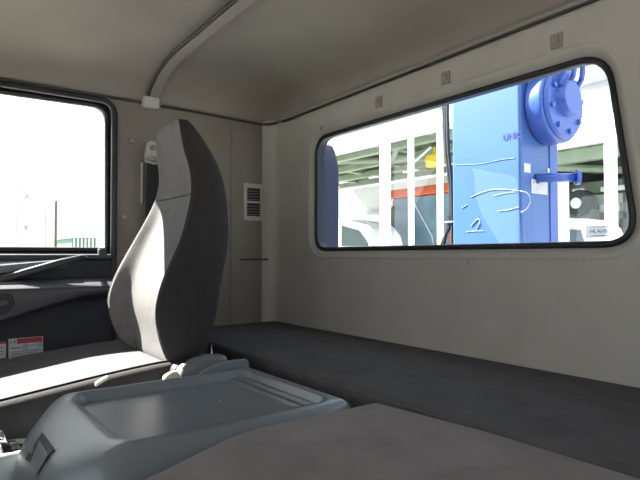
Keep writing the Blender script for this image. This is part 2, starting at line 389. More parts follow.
# fasteners below the window
for px, py, lab in ((581.5, 262.5, 'round screw under the rear window, the one nearest the passenger side and most clearly lit'), (466.5, 261.5, 'round screw under the middle of the rear window below the blue crane post'),
                    (386.5, 261.5, 'round screw under the rear window below the white gate posts'), (328, 261, 'round screw under the rear window corner nearest the driver seat')):
    p = onX(px, py, XR)
    e = tag(empty('lining_screw', p), lab, 'screw', 'screws under the rear window')
    rel(link('washer', cyl(bmesh.new(), (XR - .003, p.y, p.z), (XR + .001, p.y, p.z), .0075, 18), M['rear'], e, bevel=.001))
    rel(link('screw_head', cyl(bmesh.new(), (XR - .007, p.y, p.z), (XR - .002, p.y, p.z), .004, 16, .0048), M['white_pl'], e, bevel=.0008))
for px, py, lab in ((131, 141, 'round plug on the side lining beside the top of the door window'), (124, 217, 'round plug on the side lining between door frame and seat')):
    p = onY(px, py, YS)
    pad('round_plug', cyl(bmesh.new(), (p.x, YS - .005, p.z), (p.x, YS + .001, p.z), .009, 18, .011), lab, 'plug', M['trim'], bevel=.001)

# air vent
v0, v1 = onY(243.5, 183, YS - .008), onY(263, 221, YS - .008)
ve = tag(empty('air_vent', ((v0.x + v1.x) / 2, YS, v1.z)), 'grey louvred air vent with two banks of slats behind the driver seat', 'vent')
cx, cz = (v0.x + v1.x) / 2, (v0.z + v1.z) / 2; hw, hh_ = (v1.x - v0.x) / 2, (v0.z - v1.z) / 2
def rect(x, z, a, b, y): return [Vector((x - a, y, z - b)), Vector((x + a, y, z - b)), Vector((x + a, y, z + b)), Vector((x - a, y, z + b))]
vf = rel(link('frame', holed(bmesh.new(), rounded(rect(cx, cz, hw, hh_, YS - .012), .006, 4), [rect(cx, cz + hh_ * .42, hw * .68, hh_ * .36, YS - .012), rect(cx, cz - hh_ * .40, hw * .68, hh_ * .36, YS - .012)], (0, .012, 0)), M['rear'], ve, bevel=.002))
rel(link('backing', B((cx - hw * .75, YS - .007, cz - hh_ * .82), (cx + hw * .75, YS - .006, cz + hh_ * .82)), M['blk'], ve))
for s_ in (.42, -.40):
    for k in range(5):
        z = cz + hh_ * s_ + hh_ * .30 * (k - 2) / 2
        bm = prism(bmesh.new(), [(cx - hw * .68, YS - .012, z), (cx - hw * .68, YS - .0115, z + .002), (cx - hw * .68, YS - .006, z + .0045), (cx - hw * .68, YS - .0065, z + .002)], (hw * 1.36, 0, 0))
        rel(link('slat', bm, M['side'], vf))

# belt anchor and webbing
an = onY(152, 150, YS - .02)
be = tag(empty('seat_belt', (an.x, YS, an.z - .6)), 'black seat belt hanging from a beige anchor on the pillar behind the seat', 'seat belt')
rel(link('anchor_cover', prism(bmesh.new(), rounded([an + Vector((-.024, 0, -.035)), an + Vector((-.018, 0, .020)), an + Vector((-.008, 0, .032)), an + Vector((.012, 0, .032)), an + Vector((.022, 0, .02)), an + Vector((.028, 0, -.035))], .008), (0, .02, 0)), M['white_pl'], be, bevel=.004))
rel(link('guide_loop', tube(bmesh.new(), [an + Vector((-.026, -.012, -.030)), an + Vector((-.030, -.014, -.044)), an + Vector((0, -.018, -.050)), an + Vector((.03, -.014, -.044)), an + Vector((.026, -.012, -.030)), an + Vector((0, -.016, -.022))], .005, 8, closed=True), M['white_pl'], be, smooth=True))
rel(link('anchor_bolt', cyl(bmesh.new(), an + Vector((.002, -.008, .008)), an + Vector((.002, .002, .008)), .010, 16), M['trim'], be, bevel=.001))
rel(link('webbing', prism(bmesh.new(), [an + Vector((-.020, -.010, -.045)), an + Vector((.026, -.010, -.045)), an + Vector((.022, .004, -.60)), an + Vector((-.024, .004, -.60))], (0, .0025, 0)), M['belt'], be))
pad('belt_height_rail', B((an.x - .034, YS - .008, an.z - .19), (an.x - .026, YS + .001, an.z - .045)), 'thin pale vertical guide rail beside the hanging seat belt', 'rail', M['white_pl'], bevel=.002)

# ------------------------------------------------------------------ rest of the cab shell (floor, near side, windscreen)
tag(link('floor', B((XF, YN, -.03), (XR, YS, 0)), M['floor']), kind='structure')
nh = rounded([Vector((X0 - .1, YN, .84)), Vector((.78, YN, .84)), Vector((.78, YN, zt0)), Vector((X0 - .1, YN, zt0))], .05)
tag(link('wall_left', holed(bmesh.new(), [(XF - .1, YN, 0), (XR, YN, 0), (XR, YN, ZT + .10), (XF - .1, YN, ZT + .10)], [nh], (0, -.05, 0)), M['side']), kind='structure')
w2 = tag(empty('window_2', (0, YN, zs)), kind='structure')
rel(link('pane', prism(bmesh.new(), shift(nh, (0, -.03, 0)), (0, -.0008, 0)), M['sideglass'], w2))
rel(link('window_rubber', tube(bmesh.new(), shift(nh, (0, -.012, 0)), .009, 8, closed=True, up=Vector((0, 1, 0))), M['rubber'], w2, smooth=True))
wf = rounded([Vector((XF, YN + .08, .95)), Vector((XF, YS - .08, .95)), Vector((XF, YS - .10, 1.40)), Vector((XF, YN + .10, 1.40))], .06)
tag(link('wall_front', holed(bmesh.new(), [(XF, YN, 0), (XF, YS, 0), (XF, YS, ZT + .2), (XF, YN, ZT + .2)], [wf], (-.05, 0, 0)), M['door_pl']), kind='structure')
w3 = tag(empty('window_3', (XF, .74, .92)), kind='structure')
rel(link('pane', prism(bmesh.new(), shift(wf, (-.03, 0, 0)), (-.0008, 0, 0)), M['sideglass'], w3))
da = tag(empty('dashboard', (-.8, .74, .0)), 'dark moulded dashboard under the windscreen', 'dashboard')
rel(link('body', loft(bmesh.new(), [[(XF + .005, y, .3), (XF + .005, y, .90), (-.85, y, .91), (-.68, y, .88), (-.62, y, .80), (-.66, y, .6), (-.72, y, .3)] for y in (YN + .01, .7, YS - .02)]), M['door_pl'], da, bevel=.02))
# ------------------------------------------------------------------ bunk and folded seat
def slab(name, pts, zt, th, m, rad, bev, lab, cat):
    bm = prism(bmesh.new(), shift(rounded(pts, rad, 6), (0, 0, 0)), (0, 0, -th))
    o = link(name, bm, m, bevel=bev, seg=5); return tag(o, lab, cat)
zb0 = CZ - .266
P3 = lambda x, y, z: Vector((x, y, z))
bk = tag(empty('sleeper_bunk', (.92, .74, 0)), 'long dark grey fabric sleeper bunk running under the rear window', 'bunk')
rel(link('mattress', prism(bmesh.new(), rounded([P3(.724, YN + .02, zb0), P3(XR - .004, YN + .02, zb0), P3(XR - .004, YS - .03, zb0), P3(.724, YS - .03, zb0)], .03, 6), (0, 0, -.09)), M['bunk'], bk, bevel=.012, seg=4))
rel(link('bunk_base', B((.726, YN + .02, 0.001), (XR - .005, YS - .03, zb0 - .092)), M['door_pl'], bk, bevel=.004))
# folded middle and passenger seat back in the foreground
zf = CZ - .272
xe = onZ(600, 467.6, zf).x + .012
fp = [P3(xe, YN + .05, 0), P3(xe, .52, 0), onZ(376, 401, zf), onZ(240, 430, zf), onZ(135, 481, zf), P3(.02, .585, 0), P3(.02, YN + .05, 0)]
for v in fp: v.z = zf
fo = tag(empty('folded_seat', (.35, .2, 0)), 'wide dark grey fabric seat back folded flat in the near foreground', 'seat')
rel(link('backrest', prism(bmesh.new(), rounded(fp, [.03, .03, .012, .05, .06, .05, .05], 6), (0, 0, -.10)), M['bunk2'], fo, bevel=.013, seg=5))
rel(link('piping', tube(bmesh.new(), shift(rounded(fp, [.03, .03, .012, .05, .06, .05, .05], 6), (0, 0, -.010)), .003, 6, closed=True), M['bunk2'], fo, smooth=True))
rel(link('seat_base', B((.05, YN + .06, .001), (.60, .56, zf - .102)), M['door_pl'], fo, bevel=.03))

# ------------------------------------------------------------------ centre console with tray lid
def sst(a, b, x):
    t = max(0, min(1, (x - a) / (b - a))); return t * t * (3 - 2 * t)
prof = [(.655, -.40), (.660, -.30), (.657, -.276), (.648, -.2705)] + [(.648 - (.648 - .25) * k / 150, -.270) for k in range(1, 151)] + [(.236, -.2715), (.222, -.2745), (.207, -.279), (.193, -.286), (.180, -.295), (.168, -.307), (.157, -.321), (.148, -.338), (.141, -.357), (.135, -.38), (.130, -.41), (.125, -.45), (.12, -.52), (.118, -.60)]
ya, yb = .775, 1.165
cross = []
NC = 80
for k in range(NC + 1):
    t = k / NC; y = ya + (yb - ya) * t
    cross.append(y)
bm = bmesh.new(); V = []
def drop(d):  # rounding at the long edges
    r = .020
    return 0 if d > r else r * (1 - math.sqrt(max(0, 1 - (1 - d / r) ** 2)))
for i, (x, z) in enumerate(prof):
    row = []
    fr = max(0, (.25 - x)) / .13                  # 0 on the top, 1 at the foot of the front
    for y in cross:
        n_ = (y - (ya + yb) / 2) / ((yb - ya) / 2)
        yy = y - max(0, (.655 - max(x, .2))) * .26 * (1 - sst(0, .024, y - ya))
        xx = x + (.045 * abs(n_) ** 3.0 * min(1, fr * 1.6) if fr > 0 else 0)
        zz = z - drop(min(y - ya, yb - y)) * (1 if x > .2 else 1)
        zz -= .62 * (y - yy)
        # tray recess
        if i >= 3:
            tx0, tx1, ty0, ty1, rr = .246, .634, ya + .024, yb - .026, .04
            qx = abs(x - (tx0 + tx1) / 2) - (tx1 - tx0) / 2 + rr; qy = abs(y - (ty0 + ty1) / 2) - (ty1 - ty0) / 2 + rr
            sd = math.hypot(max(qx, 0), max(qy, 0)) + min(max(qx, qy), 0) - rr
            zz -= .019 * sst(.0, .011, -sd)
            if abs(y - (ya + yb) / 2) < .155:
                zz += .009 * math.exp(-((x - .610) / .0035) ** 2) + .007 * math.exp(-((x - .586) / .0035) ** 2) 
        row.append(bm.verts.new((xx, yy, CZ + zz)))
    V.append(row)
for i in range(len(V) - 1):
    for j in range(NC): bm.faces.new((V[i][j], V[i + 1][j], V[i + 1][j + 1], V[i][j + 1]))
# sides down to the floor
for j, sgn in ((0, -1), (NC, 1)):
    lo = [bm.verts.new((r_[j].co.x, r_[j].co.y + sgn * .004, .30)) for r_ in V]
    for i in range(len(V) - 1): bm.faces.new((V[i][j], V[i + 1][j], lo[i + 1], lo[i]))
con = tag(empty('centre_console', (.4, .95, 0)), 'grey plastic centre console with a recessed tray lid beside the driver seat', 'console')
rel(link('console_lid', bm, M['grey_pl'], con, smooth=True))
rel(link('console_body', B((.16, ya + .02, .001), (.64, yb - .02, .62)), M['grey_pl'], con, bevel=.02))
# latch on the rounded front
def surf(px, py, lift=0):
    d = ray(px, py); best = None
    for k in range(400):
        t = .6 + k * .002; p = Vector((0, 0, CZ)) + d * t
        if not (ya < p.y < yb): continue
        # height of the shell there
        zz = None
        n_ = (p.y - (ya + yb) / 2) / ((yb - ya) / 2)
        for a, b in zip(prof[3:], prof[4:]):
            def X(q): 
                fr = max(0, (.25 - q[0])) / .13; return q[0] + .045 * abs(n_) ** 3 * min(1, fr * 1.6)
            if X(b) <= p.x <= X(a):
                zz = CZ + a[1] + (b[1] - a[1]) * ((X(a) - p.x) / max(1e-6, X(a) - X(b))); break
        if zz is not None and p.z <= zz - drop(min(p.y - ya, yb - p.y)): best = p; break
    if best is None: best = Vector((0, 0, CZ)) + d * .95
    return best - d.normalized() * lift
q1, q2, q3, q4 = surf(42, 432, .009), surf(54, 449, .009), surf(38, 467, .009), surf(25, 459, .009)
back = ray(38, 450).normalized() * .012
rel(link('latch_recess', prism(bmesh.new(), [q1 - back * -.0, q2, q3, q4], back), M['blk'], con))
r1, r2, r3, r4 = surf(39.5, 440, .015), surf(48, 455, .015), surf(36, 475, .014), surf(30, 463, .014)
rel(link('latch_lever', prism(bmesh.new(), [r1, r2, r3, r4], back), M['grey_pl'], con, bevel=.0015))
p0 = onZ(220, 401.5, CZ - .2865)
pad('paper_speck', cyl(bmesh.new(), p0, p0 + Vector((0, 0, .001)), .0022, 8), 'tiny white speck of paper lying in the console tray', 'speck', M['white'])

# lever housing beside the console
lc = onZ(7, 447, CZ - .365)
le = tag(empty('lever_housing', (lc.x, lc.y, 0)), 'grey plastic gear lever housing with a dark rubber boot between console and seat', 'lever housing')
def ell(a, b, z, n=24, p=2.6): return [Vector((lc.x + a * .8 * math.copysign(abs(math.cos(t)) ** (2 / p), math.cos(t)), lc.y + b * math.copysign(abs(math.sin(t)) ** (2 / p), math.sin(t)), z)) for t in [2 * math.pi * k / n for k in range(n)]]
zl = lc.z
rel(link('housing', loft(bmesh.new(), [ell(.080, .050, .001), ell(.078, .050, zl - .08), ell(.072, .050, zl - .01), ell(.066, .045, zl), ell(.056, .036, zl), ell(.050, .030, zl - .02)]), M['grey_lt'], le, smooth=True))
rel(link('boot', loft(bmesh.new(), [ell(.052, .032, zl - .02), ell(.04, .026, zl - .004), ell(.03, .02, zl - .012), ell(.024, .016, zl + .006)]), M['rubber'], le, smooth=True))
rel(link('lever', cyl(bmesh.new(), (lc.x, lc.y, zl), (lc.x - .015, lc.y, zl + .03), .007, 12), M['chrome'], le, smooth=True))

# curved plastic belt cover and buckle between seat and console
cvr = tag(empty('belt_buckle_cover', (.55, 1.19, .5)), 'curved light grey plastic cover between console and driver backrest', 'cover')
cp_ = [(.462, -.33), (.470, -.295), (.482, -.268), (.500, -.246), (.530, -.232), (.560, -.227), (.595, -.228), (.61, -.233)]
bm = bmesh.new()
loft(bm, [[(x, 1.184, CZ - .36), (x, 1.184, CZ + z - .010), (x, 1.192, CZ + z - .001), (x, 1.215, CZ + z), (x, 1.222, CZ + z - .008), (x, 1.222, CZ - .36)] for x, z in [(a_, b_ - .012) for a_, b_ in cp_]])
rel(link('shell', bm, M['cover_pl'], cvr, bevel=.002))
cp2 = [(.53, -.262), (.55, -.250), (.58, -.242), (.62, -.2405), (.655, -.2415), (.662, -.25)]
rel(link('side_flap', loft(bmesh.new(), [[(x, 1.171, CZ - .30), (x, 1.171, CZ + z - .005), (x, 1.174, CZ + z), (x, 1.180, CZ + z), (x, 1.183, CZ + z - .004), (x, 1.183, CZ - .30)] for x, z in [(a_, b_ - .013) for a_, b_ in cp2]]), M['grey_pl'], cvr, bevel=.0015))
bu = onY(173, 374, 1.185)
# ------------------------------------------------------------------ driver seat
yc = 1.485
#        z     hw    xb(front of bolster) xc(centre) xk(back)
ST = [(-.300, .175, .545, .545, .600), (-.275, .198, .514, .535, .612), (-.22, .214, .480, .532, .626), (-.14, .218, .463, .524, .643), (-.06, .214, .484, .537, .658), (.03, .207, .530, .568, .680),
      (.10, .182, .562, .590, .692), (.165, .154, .586, .602, .700), (.225, .132, .592, .604, .697), (.275, .118, .582, .594, .680), (.322, .110, .575, .583, .652), (.352, .100, .574, .580, .630), (.373, .078, .578, .583, .614), (.381, .045, .584, .588, .602)]
def ring(z, hw, xb, xc, xk, z0=CZ):
    b = min(.075, hw * .42); d = xc - xb
    pts = []
    thick = xk - xb > .07
    half = [(0, xc), (.5 * (hw - b), xc), (hw - b - .006, xc - .03 * d), (hw - b * .80, xc - .22 * d), (hw - b * .52, xc - .58 * d), (hw - b * .28, xc - .90 * d), (hw - b * .10, xb), (hw, xb + .022 if thick else (xb + xk) / 2), (hw + .0, xk - .035 if thick else (xb + xk) / 2 + .004), (hw - .018, xk - .008), (hw - .05, xk), (0, xk + .008)]
    for y, x in half: pts.append((x, yc - y, z0 + z))
    for y, x in half[-2:0:-1]: pts.append((x, yc + y, z0 + z))
    return pts
def interp(st, k=3):
    out = []
    P = [Vector((s[0], s[1], s[2])) for s in st]; Q = [Vector((s[3], s[4], 0)) for s in st]
    a, b = spline(P, k), spline(Q, k)
    return [(p.x, p.y, p.z, q.x, q.y) for p, q in zip(a, b)]
seat = tag(empty('driver_seat', (.3, yc, 0)), 'tall dark grey fabric driver seat with a built-in headrest, partly in sunshine', 'seat')
rings = [ring(*s) for s in interp(ST)]
bm = loft(bmesh.new(), rings)
back = rel(link('backrest', bm, M['seat_dk'], seat, smooth=True, subsurf=1))
# centre and bolster fronts in a lighter cloth: separate cover following the front surface
bm = bmesh.new(); V = []
IN = interp(ST)[1:-2]
for s in IN:
    rg = ring(*s); n = len(rg)
    idx = [-5, -4, -3, -2, -1, 0, 1, 2, 3, 4, 5]
    V.append([bm.verts.new(Vector(rg[i % n]) + Vector((-.0025, 0, 0))) for i in idx])
for i in range(len(V) - 1):
    for j in range(10): bm.faces.new((V[i][j], V[i + 1][j], V[i + 1][j + 1], V[i][j + 1]))
fc = rel(link('front_cover', bm, M['seat_lt'], seat, smooth=True)); sm = fc.modifiers.new('s', 'SOLIDIFY'); sm.thickness = .004; sm.offset = 0
sb_ = fc.modifiers.new('sub', 'SUBSURF'); sb_.levels = 1; sb_.render_levels = 1
# seams
for sgn in (-1, 1):
    pts = []
    for s in interp(ST)[3:15]:
        rg = ring(*s); i = 2; p = Vector(rg[i] if sgn < 0 else rg[-i]); pts.append(p + Vector((-.005, 0, 0)))
    rel(link('seam', tube(bmesh.new(), pts, .0022, 6), M['seat_dk'], fc, smooth=True))
rg = ring(.165, .154, .586, .602, .700)
rel(link('seam', tube(bmesh.new(), [Vector(rg[i]) + Vector((-.0045, 0, 0)) for i in (-4, -3, -2, -1, 0, 1, 2, 3, 4)], .002, 6), M['seat_dk'], fc, smooth=True))
# cushion
def cring(x, zt, hw, th):
    b = .06
    half = [(0, zt), (.5 * hw, zt - .001), (hw - b - .015, zt + .004), (hw - b, zt + .014), (hw - b * .55, zt + .020), (hw - b * .2, zt + .012), (hw - .002, zt - .014), (hw, zt - .05), (hw - .012, zt - th), (0, zt - th - .004)]
    pts = [(x, yc - y, CZ + z) for y, z in half]; pts += [(x, yc + y, CZ + z) for y, z in half[-2:0:-1]]
    return pts
CS = [(.545, -.292, .20, .06), (.53, -.280, .225, .09), (.48, -.278, .235, .11), (.36, -.288, .242, .12), (.22, -.304, .250, .13), (.08, -.320, .256, .13), (0.0, -.328, .256, .13), (-.05, -.340, .248, .11), (-.07, -.37, .23, .06)]
rel(link('cushion', loft(bmesh.new(), [cring(*c) for c in CS]), M['seat_dk'], seat, smooth=True, subsurf=2))
bm = bmesh.new(); V = []
for c in CS[1:-1]:
    rg = cring(*c); n = len(rg)
    V.append([bm.verts.new(Vector(rg[i % n]) + Vector((0, 0, .0015))) for i in (-4, -3, -2, -1, 0, 1, 2, 3, 4)])
for i in range(len(V) - 1):
    for j in range(8): bm.faces.new((V[i][j], V[i + 1][j], V[i + 1][j + 1], V[i][j + 1]))
fc = rel(link('cushion_cover', bm, M['seat_cu'], seat, smooth=True)); sm = fc.modifiers.new('s', 'SOLIDIFY'); sm.thickness = .004; sm.offset = 0
sb_ = fc.modifiers.new('sub', 'SUBSURF'); sb_.levels = 2; sb_.render_levels = 2
rel(link('seat_base', B((.02, yc - .20, .001), (.50, yc + .20, CZ - .43)), M['blk'], seat, bevel=.03))
rel(link('recliner_cover', prism(bmesh.new(), rounded([P3(.47, 1.236, CZ - .36), P3(.50, 1.236, CZ - .262), P3(.575, 1.236, CZ - .235), P3(.61, 1.236, CZ - .26), P3(.60, 1.236, CZ - .36)], .02), (0, .03, 0)), M['blk'], seat, bevel=.003))
bh = rel(link('belt_buckle', prism(bmesh.new(), rounded([bu + Vector((-.022, 0, -.03)), bu + Vector((-.018, 0, -.004)), bu + Vector((0, 0, .004)), bu + Vector((.014, 0, .004)), bu + Vector((.018, 0, -.03))], .005), (0, .018, 0)), M['beige'], seat, bevel=.003)); bh['label'] = 'beige belt buckle'
rel(link('buckle_stalk', B((bu.x - .01, 1.188, bu.z - .12), (bu.x + .010, 1.240, bu.z - .028)), M['blk'], seat, bevel=.002))
rl = onY(101, 381, 1.245)
rel(link('adjuster_lever', loft(bmesh.new(), [[rl + Vector((a, b, c)) for a, b, c in ((x, -.006, z - .004), (x, .006, z - .004), (x, .006, z + .004), (x, -.006, z + .004))] for x, z in ((-.012, -.006), (.0, 0), (.014, .006))]), M['beige'], seat, bevel=.0015))

# ================================================================== OUTSIDE
G = -1.15
tag(link('ground', B((-60, -60, G - .1), (80, 90, G)), M['asphalt']), kind='structure')
# dark rounded air duct right behind the cab
dp = [onX(318, 142, 1.5), onX(338, 150, 1.5)]
y1, y0 = onX(302, 200, 1.45).y, onX(341, 200, 1.57).y; ztop = onX(322, 139, 1.45).z
du = tag(empty('air_intake_duct', (1.45, (y0 + y1) / 2, -.4)), 'dark navy upright air intake duct with rounded top just outside the rear window', 'duct')
ol = rounded([P3(1.42, y1, -.4), P3(1.42, y1, ztop), P3(1.42, y0 + .045, ztop - .0), P3(1.42, y0, ztop - .10), P3(1.42, y0, -.4)], [.01, .05, .03, .06, .01])
rel(link('duct_body', prism(bmesh.new(), ol, (.14, 0, 0)), M['slate'], du, bevel=.03, seg=4))
rel(link('duct_seam', tube(bmesh.new(), [P3(1.416, y0 + .055, -.3), P3(1.416, y0 + .055, ztop - .12)], .006, 6), M['rubber'], du))

# blue crane post with its winch
xA = 1.80; pY0, pY1 = onX(521, 200, xA).y, onX(452, 200, xA).y; xB = onY(557, 200, pY0).x
cr = tag(empty('truck_crane', (1.95, 1.3, -.5)), 'bright blue steel loading crane post with a winch drum standing behind the rear window', 'crane')
rel(link('post', B((xA, pY0, -.5), (xB, pY1, 2.9)), M['bluehi'], cr, bevel=.012))
# raised side plate and winch housing on the near-side face
def Yp(px, py, Y): return onY(px, py, Y)
wc = onY(561, 105, pY0 - .07); rw = .145
ym = pY0 - .075
wd = rel(link('winch_drum', cyl(bmesh.new(), (wc.x, pY0 - .002, wc.z), (wc.x, ym, wc.z), rw, 40), M['blue'], cr, bevel=.012))
rel(link('winch_flange', cyl(bmesh.new(), (wc.x, ym - .001, wc.z), (wc.x, ym - .016, wc.z), rw * .93, 40, rw * .86), M['blue'], wd, bevel=.003))
rel(link('winch_hub', cyl(bmesh.new(), (wc.x, ym - .012, wc.z + .02), (wc.x, ym - .045, wc.z + .02), rw * .5, 32, rw * .42), M['blue'], wd, bevel=.004))
for k in range(8):
    a = 2 * math.pi * k / 8 + .2; c_ = (wc.x + math.cos(a) * rw * .72, wc.z + math.sin(a) * rw * .72)
    rel(link('flange_bolt', cyl(bmesh.new(), (c_[0], ym - .014, c_[1]), (c_[0], ym - .026, c_[1]), .011, 6), M['blue'], wd))
rel(link('upper_housing', B((wc.x - .13, ym + .01, wc.z + .10), (wc.x + .10, pY0 - .001, wc.z + .50)), M['blue'], cr, bevel=.015))
for dx in (-.06, .0, .06): rel(link('hydraulic_pipe', tube(bmesh.new(), spline([(wc.x + dx, ym - .02, wc.z + .06), (wc.x + dx, ym - .05, wc.z + .14), (wc.x + dx * .6, ym - .03, wc.z + .4)], 6), .010, 8), M['blue'], cr, smooth=True))
# bracket below the drum and stub shaft with a round cap
rel(link('side_rib', B((xB - .055, pY0 - .004, -.5), (xB, pY0 + .0, 2.6)), M['blue'], cr, bevel=.004))
s0, s1 = onY(541, 180, pY0 - .02), onY(566, 178, pY0 - .07)
rel(link('stub_shaft', cyl(bmesh.new(), (s0.x, pY0 + .0, s1.z), (s0.x + .10, pY0 - .10, s1.z), .017, 20), M['blue'], cr, smooth=True))
rel(link('stub_cap', cyl(bmesh.new(), (s0.x + .10, pY0 - .10, s1.z), (s0.x + .112, pY0 - .112, s1.z), .030, 24, .028), M['blue'], cr, bevel=.002))
rel(link('hose_bracket', prism(bmesh.new(), rounded([P3(xA + .03, pY1, CZ + .46), P3(xA + .03, pY1 + .035, CZ + .34), P3(xA + .03, pY1 + .035, CZ + .25), P3(xA + .03, pY1, CZ + .15)], .01), (.05, 0, 0)), M['blue'], cr, bevel=.004))
# lettering and plates on the side face
def side_plate(name, px0, py0, px1, py1, m, lab=None):
    a, b = onY(px0, py0, pY0), onY(px1, py1, pY0)
    o = rel(link(name, B((min(a.x, b.x), pY0 - .0025, min(a.z, b.z)), (max(a.x, b.x), pY0 - .0006, max(a.z, b.z))), m, cr)); return o, a, b
side_plate('data_plate', 523.5, 163, 530, 173, M['paper']); mpl, a, b = side_plate('maker_plate', 531, 179, 547, 195, M['paper'])
t = text('plate_lettering', '7', .022, (a.x + .014, pY0 - .0032, a.z - .014), (R(90), 0, 0), M['navy'], mpl)
t = text('plate_lettering', 'UNIC', .011, (a.x + .040, pY0 - .0032, a.z - .012), (R(90), 0, 0), M['navy'], mpl)
for k in range(3):
    zz = a.z - .030 - .009 * k; rel(link('printed_line', B((a.x + .006, pY0 - .0034, zz), (a.x + .05, pY0 - .0026, zz + .0015)), M['inkgrey'], mpl))
side_plate('data_plate', 547, 168, 556, 174, M['paper'])
lp = onY(524, 134, pY0)
lf = onX(512.5, 136, xA)
t = text('post_lettering', 'UNIC', .034, (xA - .0022, lf.y, lf.z), (R(90), 0, R(-90)), M['navy'], cr); t.matrix_parent_inverse = Matrix.Translation(-cr.location)
# chalky scuffs on the front face
def onpost(px, py): p = onX(px, py, xA); return Vector((xA - .0012, p.y, p.z))
for i, (pts, r_) in enumerate((([(471, 197), (490, 190), (508, 189.5), (519, 191)], .0022), ([(498, 211), (508, 210), (519, 207)], .0022), ([(471, 226), (478, 219), (480, 223), (476, 230)], .003), ([(466, 232), (476, 231), (484, 231)], .0018), ([(455, 165), (480, 164), (500, 160), (516, 158)], .0013), ([(494, 196), (506, 193), (516, 192)], .0016), ([(462, 208), (467, 205)], .002))):
    rel(link('scuff', tube(bmesh.new(), spline([onpost(*p) for p in pts], 5), r_, 6, flat=.4), M['scratch'], cr, smooth=True))
arc_ = [(519.5, 191), (526, 193), (529, 200), (526, 208), (520.5, 212)]
rel(link('scuff', tube(bmesh.new(), spline([onY(x + 1, y, pY0 - .001) for x, y in arc_], 5), .0022, 6), M['scratch'], cr, smooth=True))
# black hoses beside the post
hb = tag(empty('hydraulic_hoses', (1.85, pY1 + .03, -.5)), 'black hydraulic hoses tied together along the edge of the blue crane post', 'hoses')
for pts in ([(445, 60), (446, 110), (448, 150), (452, 185), (453, 215), (449, 233), (442, 262)], [(450, 60), (450, 110), (451, 150), (454, 180), (455, 215), (455, 235), (455, 262)], [(448, 60), (448, 120), (449, 155), (453, 190), (454, 220), (446, 240), (438, 262)]):
    rel(link('hose', tube(bmesh.new(), spline([onX(x - 2.5, y, 1.83) for x, y in pts], 6), .0075, 8), M['blk'], hb, smooth=True))
c1 = onX(451, 222, 1.83); rel(link('white_tie', tube(bmesh.new(), [c1 + Vector((-.012, .022, 0)), c1 + Vector((-.012, -.022, 0)), c1 + Vector((.012, -.022, 0)), c1 + Vector((.012, .022, 0))], .003, 6, closed=True), M['white'], hb, smooth=True))

# canopy with its fascia, posts and steel underside
XC = 6.0
fz0, fz1 = onX(445, 128, XC).z, onX(445, 108, XC).z
ca = tag(empty('workshop_canopy', (7.5, 8, G)), 'long white-edged workshop canopy with green steel beams underneath behind the truck', 'canopy')
yl = onX(300, 200, XC).y; yr = onX(446, 200, XC).y; yrr = onX(650, 100, XC).y
rel(link('fascia', B((XC, yrr, fz0), (XC + .12, yl + 3, fz1)), M['white'], ca, bevel=.01))
rel(link('gutter', tube(bmesh.new(), [(XC - .05, yrr, fz0 + .04), (XC - .05, yl + 3, fz0 + .04)], .05, 10), M['greybox'], ca, smooth=True))
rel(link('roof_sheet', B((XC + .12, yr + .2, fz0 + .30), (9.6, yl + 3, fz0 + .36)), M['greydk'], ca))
for k in range(9):
    y = yr + .6 + k * 1.25; rel(link('cross_beam', B((XC + .12, y, fz0 + .08), (9.6, y + .14, fz0 + .30)), M['green'], ca, bevel=.01))
for x in (6.5, 7.4, 8.3, 9.2): rel(link('long_beam', B((x, yr + .2, fz0 + .0), (x + .13, yl + 3, fz0 + .13)), M['green'], ca, bevel=.01))
rel(link('brace', tube(bmesh.new(), [(6.5, yl, fz0 + .06), (9.2, yl - 3.0, fz0 + .06)], .06, 8), M['green'], ca))
rel(link('brace', tube(bmesh.new(), [(9.2, yl + 1.0, fz0 + .06), (6.5, yl - 2.2, fz0 + .06)], .06, 8), M['green'], ca))
rel(link('back_wall', B((9.6, yr + .6, G), (9.8, yl + 3, fz0 + .0)), M['whitewall'], ca))
for z in (CZ + 1.05, CZ + .72): rel(link('cable_duct', B((9.5, yr + 2.6, z), (9.6, yl + 2, z + .07)), M['greybox'], ca))
for px, w, lab in ((384, .20, 'thick white canopy post beside the orange truck cab, widest of the posts'), (410, .085, 'slim white canopy post in front of the orange cab, next to the thick post'), (439, .085, 'slim white canopy post beside the black hoses'), (610, .12, 'white post seen near the passenger-side edge of the rear window')):
    y = onX(px, 200, XC - .16).y
    tag(link('canopy_post', B((XC - .16, y - w / 2, G), (XC - .105, y + w / 2, fz0 - .012)), M['white'], bevel=.01), lab, 'post', 'white canopy posts')
rt = onX(600, 62, XC - .6)
rel(link('eaves_panel', B((XC - 1.2, yrr, fz1 + .02), (XC, onX(566, 60, XC).y, fz1 + .06)), M['greybox'], ca))
for k in range(3): 
    y = yrr + .35 + .42 * k; rel(link('eaves_slot', B((XC - 1.1, y, fz1 + .0), (XC - .15, y + .12, fz1 + .025)), M['greydk'], ca))

